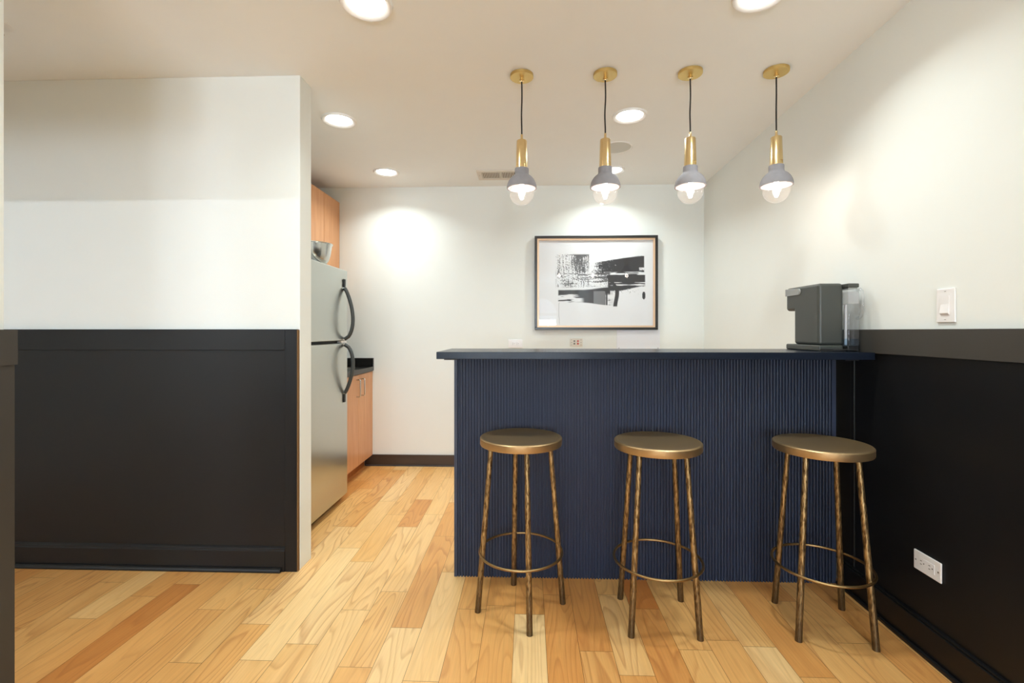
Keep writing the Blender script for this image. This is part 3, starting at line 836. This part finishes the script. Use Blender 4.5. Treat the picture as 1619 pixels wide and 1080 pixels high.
for x in (.762, 1.087):
    bm = new(); box(bm, x-.003, x+.003, YB-.0065, YB-.005, 1.006, 1.012); obj('screw', bm, M['slot'], t)

# ------------------------------------------------------------------ side wall switch and outlet
def side_plate(name, label, cat, y0, y1, z0, z1, off, horiz, tilt=0.0):
    yc, zc = (y0+y1)/2, (z0+z1)/2
    t = thing(name, label, cat, (xr(yc)-off, yc, zc), 0)
    t.rotation_euler = (tilt, 0, -math.atan(.02))
    hy, hz = (y1-y0)/2, (z1-z0)/2
    bm = new(); box(bm, -.0065, -.0003, -hy, hy, -hz, hz); obj('cover_plate', bm, M['plastic'], t, bevel=.003, wd=False)
    return t
t = side_plate('light_switch', 'white rocker light switch on the white side wall above the black rail', 'light switch', 1.611, 1.684, 1.180, 1.296, 0, False)
bm = new()
prism(bm, [(-.0062, -.033), (-.0075, -.033), (-.0125, -.026), (-.0078, .004), (-.0078, .033), (-.0062, .033)], -.0165, .0165, 'y')
obj('rocker', bm, M['plastic'], t, wd=False)
for s in (-.048, .048):
    bm = new(); box(bm, -.0072, -.0064, -.003, .003, s-.001, s+.001); obj('screw', bm, M['screw'], t, wd=False)
t = side_plate('wall_outlet', 'white horizontal power outlet low on the black panelled side wall', 'outlet', 1.655, 1.772, .285, .355, .008, True)
bm = new(); box(bm, -.0078, -.0065, -.034, .034, -.0165, .0165); rc = obj('receptacle', bm, M['plastic'], t, bevel=.001, wd=False)
bm = new()
for s in (-.018, .018):
    for (a, c) in ((.005, .006), (.005, -.006)): box(bm, -.0084, -.0077, s+a-.0035, s+a+.0035, c-.001, c+.001)
    box(bm, -.0084, -.0077, s-.009, s-.0055, -.002, .002)
obj('slots', bm, M['slot'], rc, wd=False)
for s in (-.048, .048):
    bm = new(); box(bm, -.0072, -.0064, s-.0025, s+.0025, -.0025, .0025); obj('screw', bm, M['screw'], t, wd=False)

# ------------------------------------------------------------------ water dispenser
CT = 1.0645
t = thing('water_dispenser', 'dark grey countertop water dispenser with clear tank on the bar top', 'water dispenser', (1.30, 2.15, CT))
mx0, mx1 = 1.246, 1.352
bm = new(); box(bm, mx0, mx1-.004, 2.058, 2.318, CT, CT+.026); obj('drip_base', bm, M['machine'], t, bevel=.006, segs=3)
bm = new(); box(bm, mx0+.004, mx1+.04, 2.052, 2.16, CT-.0002, CT+.010); obj('foot', bm, M['rubber'], t)
bm = new()
prism(bm, [(2.060, CT+.026), (2.060, 1.357), (2.318, 1.357), (2.318, 1.247), (2.250, 1.247), (2.250, CT+.026)], mx0, mx1, 'x')
obj('housing', bm, M['machine'], t, bevel=.014, segs=5)
bm = new(); lathe(bm, [(0, -.008), (.010, -.008), (.014, 0)], 20, (1.298, 2.284, 1.248)); obj('spout', bm, mat('brown_spout', (130, 96, 64), .5), t)
bm = new()
pts = []
for k in range(9):
    a = -PI/2+PI*k/8; pts.append((2.205-.014*math.cos(a), 1.332+.014*math.sin(a)))
pts += [(2.318, 1.352), (2.318, 1.318)]
prism(bm, pts, mx0-.003, mx0+.0, 'x'); obj('lever', bm, M['machine_lever'], t, bevel=.0015)
bm = new(); lathe(bm, [(0, 0), (.010, 0), (.010, .002), (0, .002)], 24)
bmesh.ops.transform(bm, matrix=Matrix.Translation((mx0-.005, 2.207, 1.332)) @ Matrix.Rotation(PI/2, 4, 'Y'), verts=bm.verts)
obj('pivot', bm, M['machine_lever'], t, smooth=True)
tx0, tx1, ty0, ty1 = 1.3535, 1.401, 2.035, 2.150
bm = new(); box(bm, tx0, tx1, ty0+.004, ty1, CT, CT+.024); obj('tank_base', bm, M['blackplastic'], t, bevel=.004)
bm = new(); box(bm, tx0, tx1-.002, ty0, ty1, 1.336, 1.3535); obj('tank_lid', bm, M['machine'], t, bevel=.003)
bm = new(); box(bm, tx0+.004, tx1-.006, ty0+.006, ty1-.006, 1.331, 1.338); obj('lid_seal', bm, M['machine_lever'], t)
bm = new(); box(bm, tx0+.0005, tx1-.001, ty0+.001, ty1-.001, CT+.0245, 1.332)
for f in [f for f in bm.faces if f.normal.z > .9 or abs(f.calc_center_median().z-1.332) < 1e-5]: bm.faces.remove(f)
tk = obj('tank', bm, M['tank'], t, bevel=.004)
bm = new(); box(bm, tx0+.002, tx1-.0025, ty0+.003, ty1-.003, 1.268, 1.318); obj('tank_band', bm, M['frosted'], tk)
bm = new(); box(bm, tx0+.002, tx1-.0025, ty0+.003, ty1-.003, CT+.0265, 1.118); obj('water', bm, M['water'], tk)
bm = new(); lathe(bm, [(.006, CT+.027), (.006, 1.267)], 16, (1.385, 2.10, 0)); obj('inner_pipe', bm, M['plastic'], tk, smooth=True)
bm = new(); xh = 1.391
tube(bm, [(xh, 2.037, 1.325), (xh, 2.020, 1.328), (xh, 2.008, 1.318), (xh, 2.003, 1.300), (xh, 2.003, 1.235), (xh, 2.010, 1.218), (xh, 2.026, 1.206), (xh, 2.037, 1.204)], .0062, 10)
obj('tank_handle', bm, M['tank'], t, smooth=True)
bm = new(); pts = [(1.300, 2.050, CT+.004), (1.320, 2.040, CT+.006), (1.345, 2.036, CT+.008), (1.37, 2.028, CT+.006), (1.385, 2.035, CT+.004)]
tube(bm, pts, .003, 8); o = obj('power_cable', bm, M['rubber'], t, smooth=True)
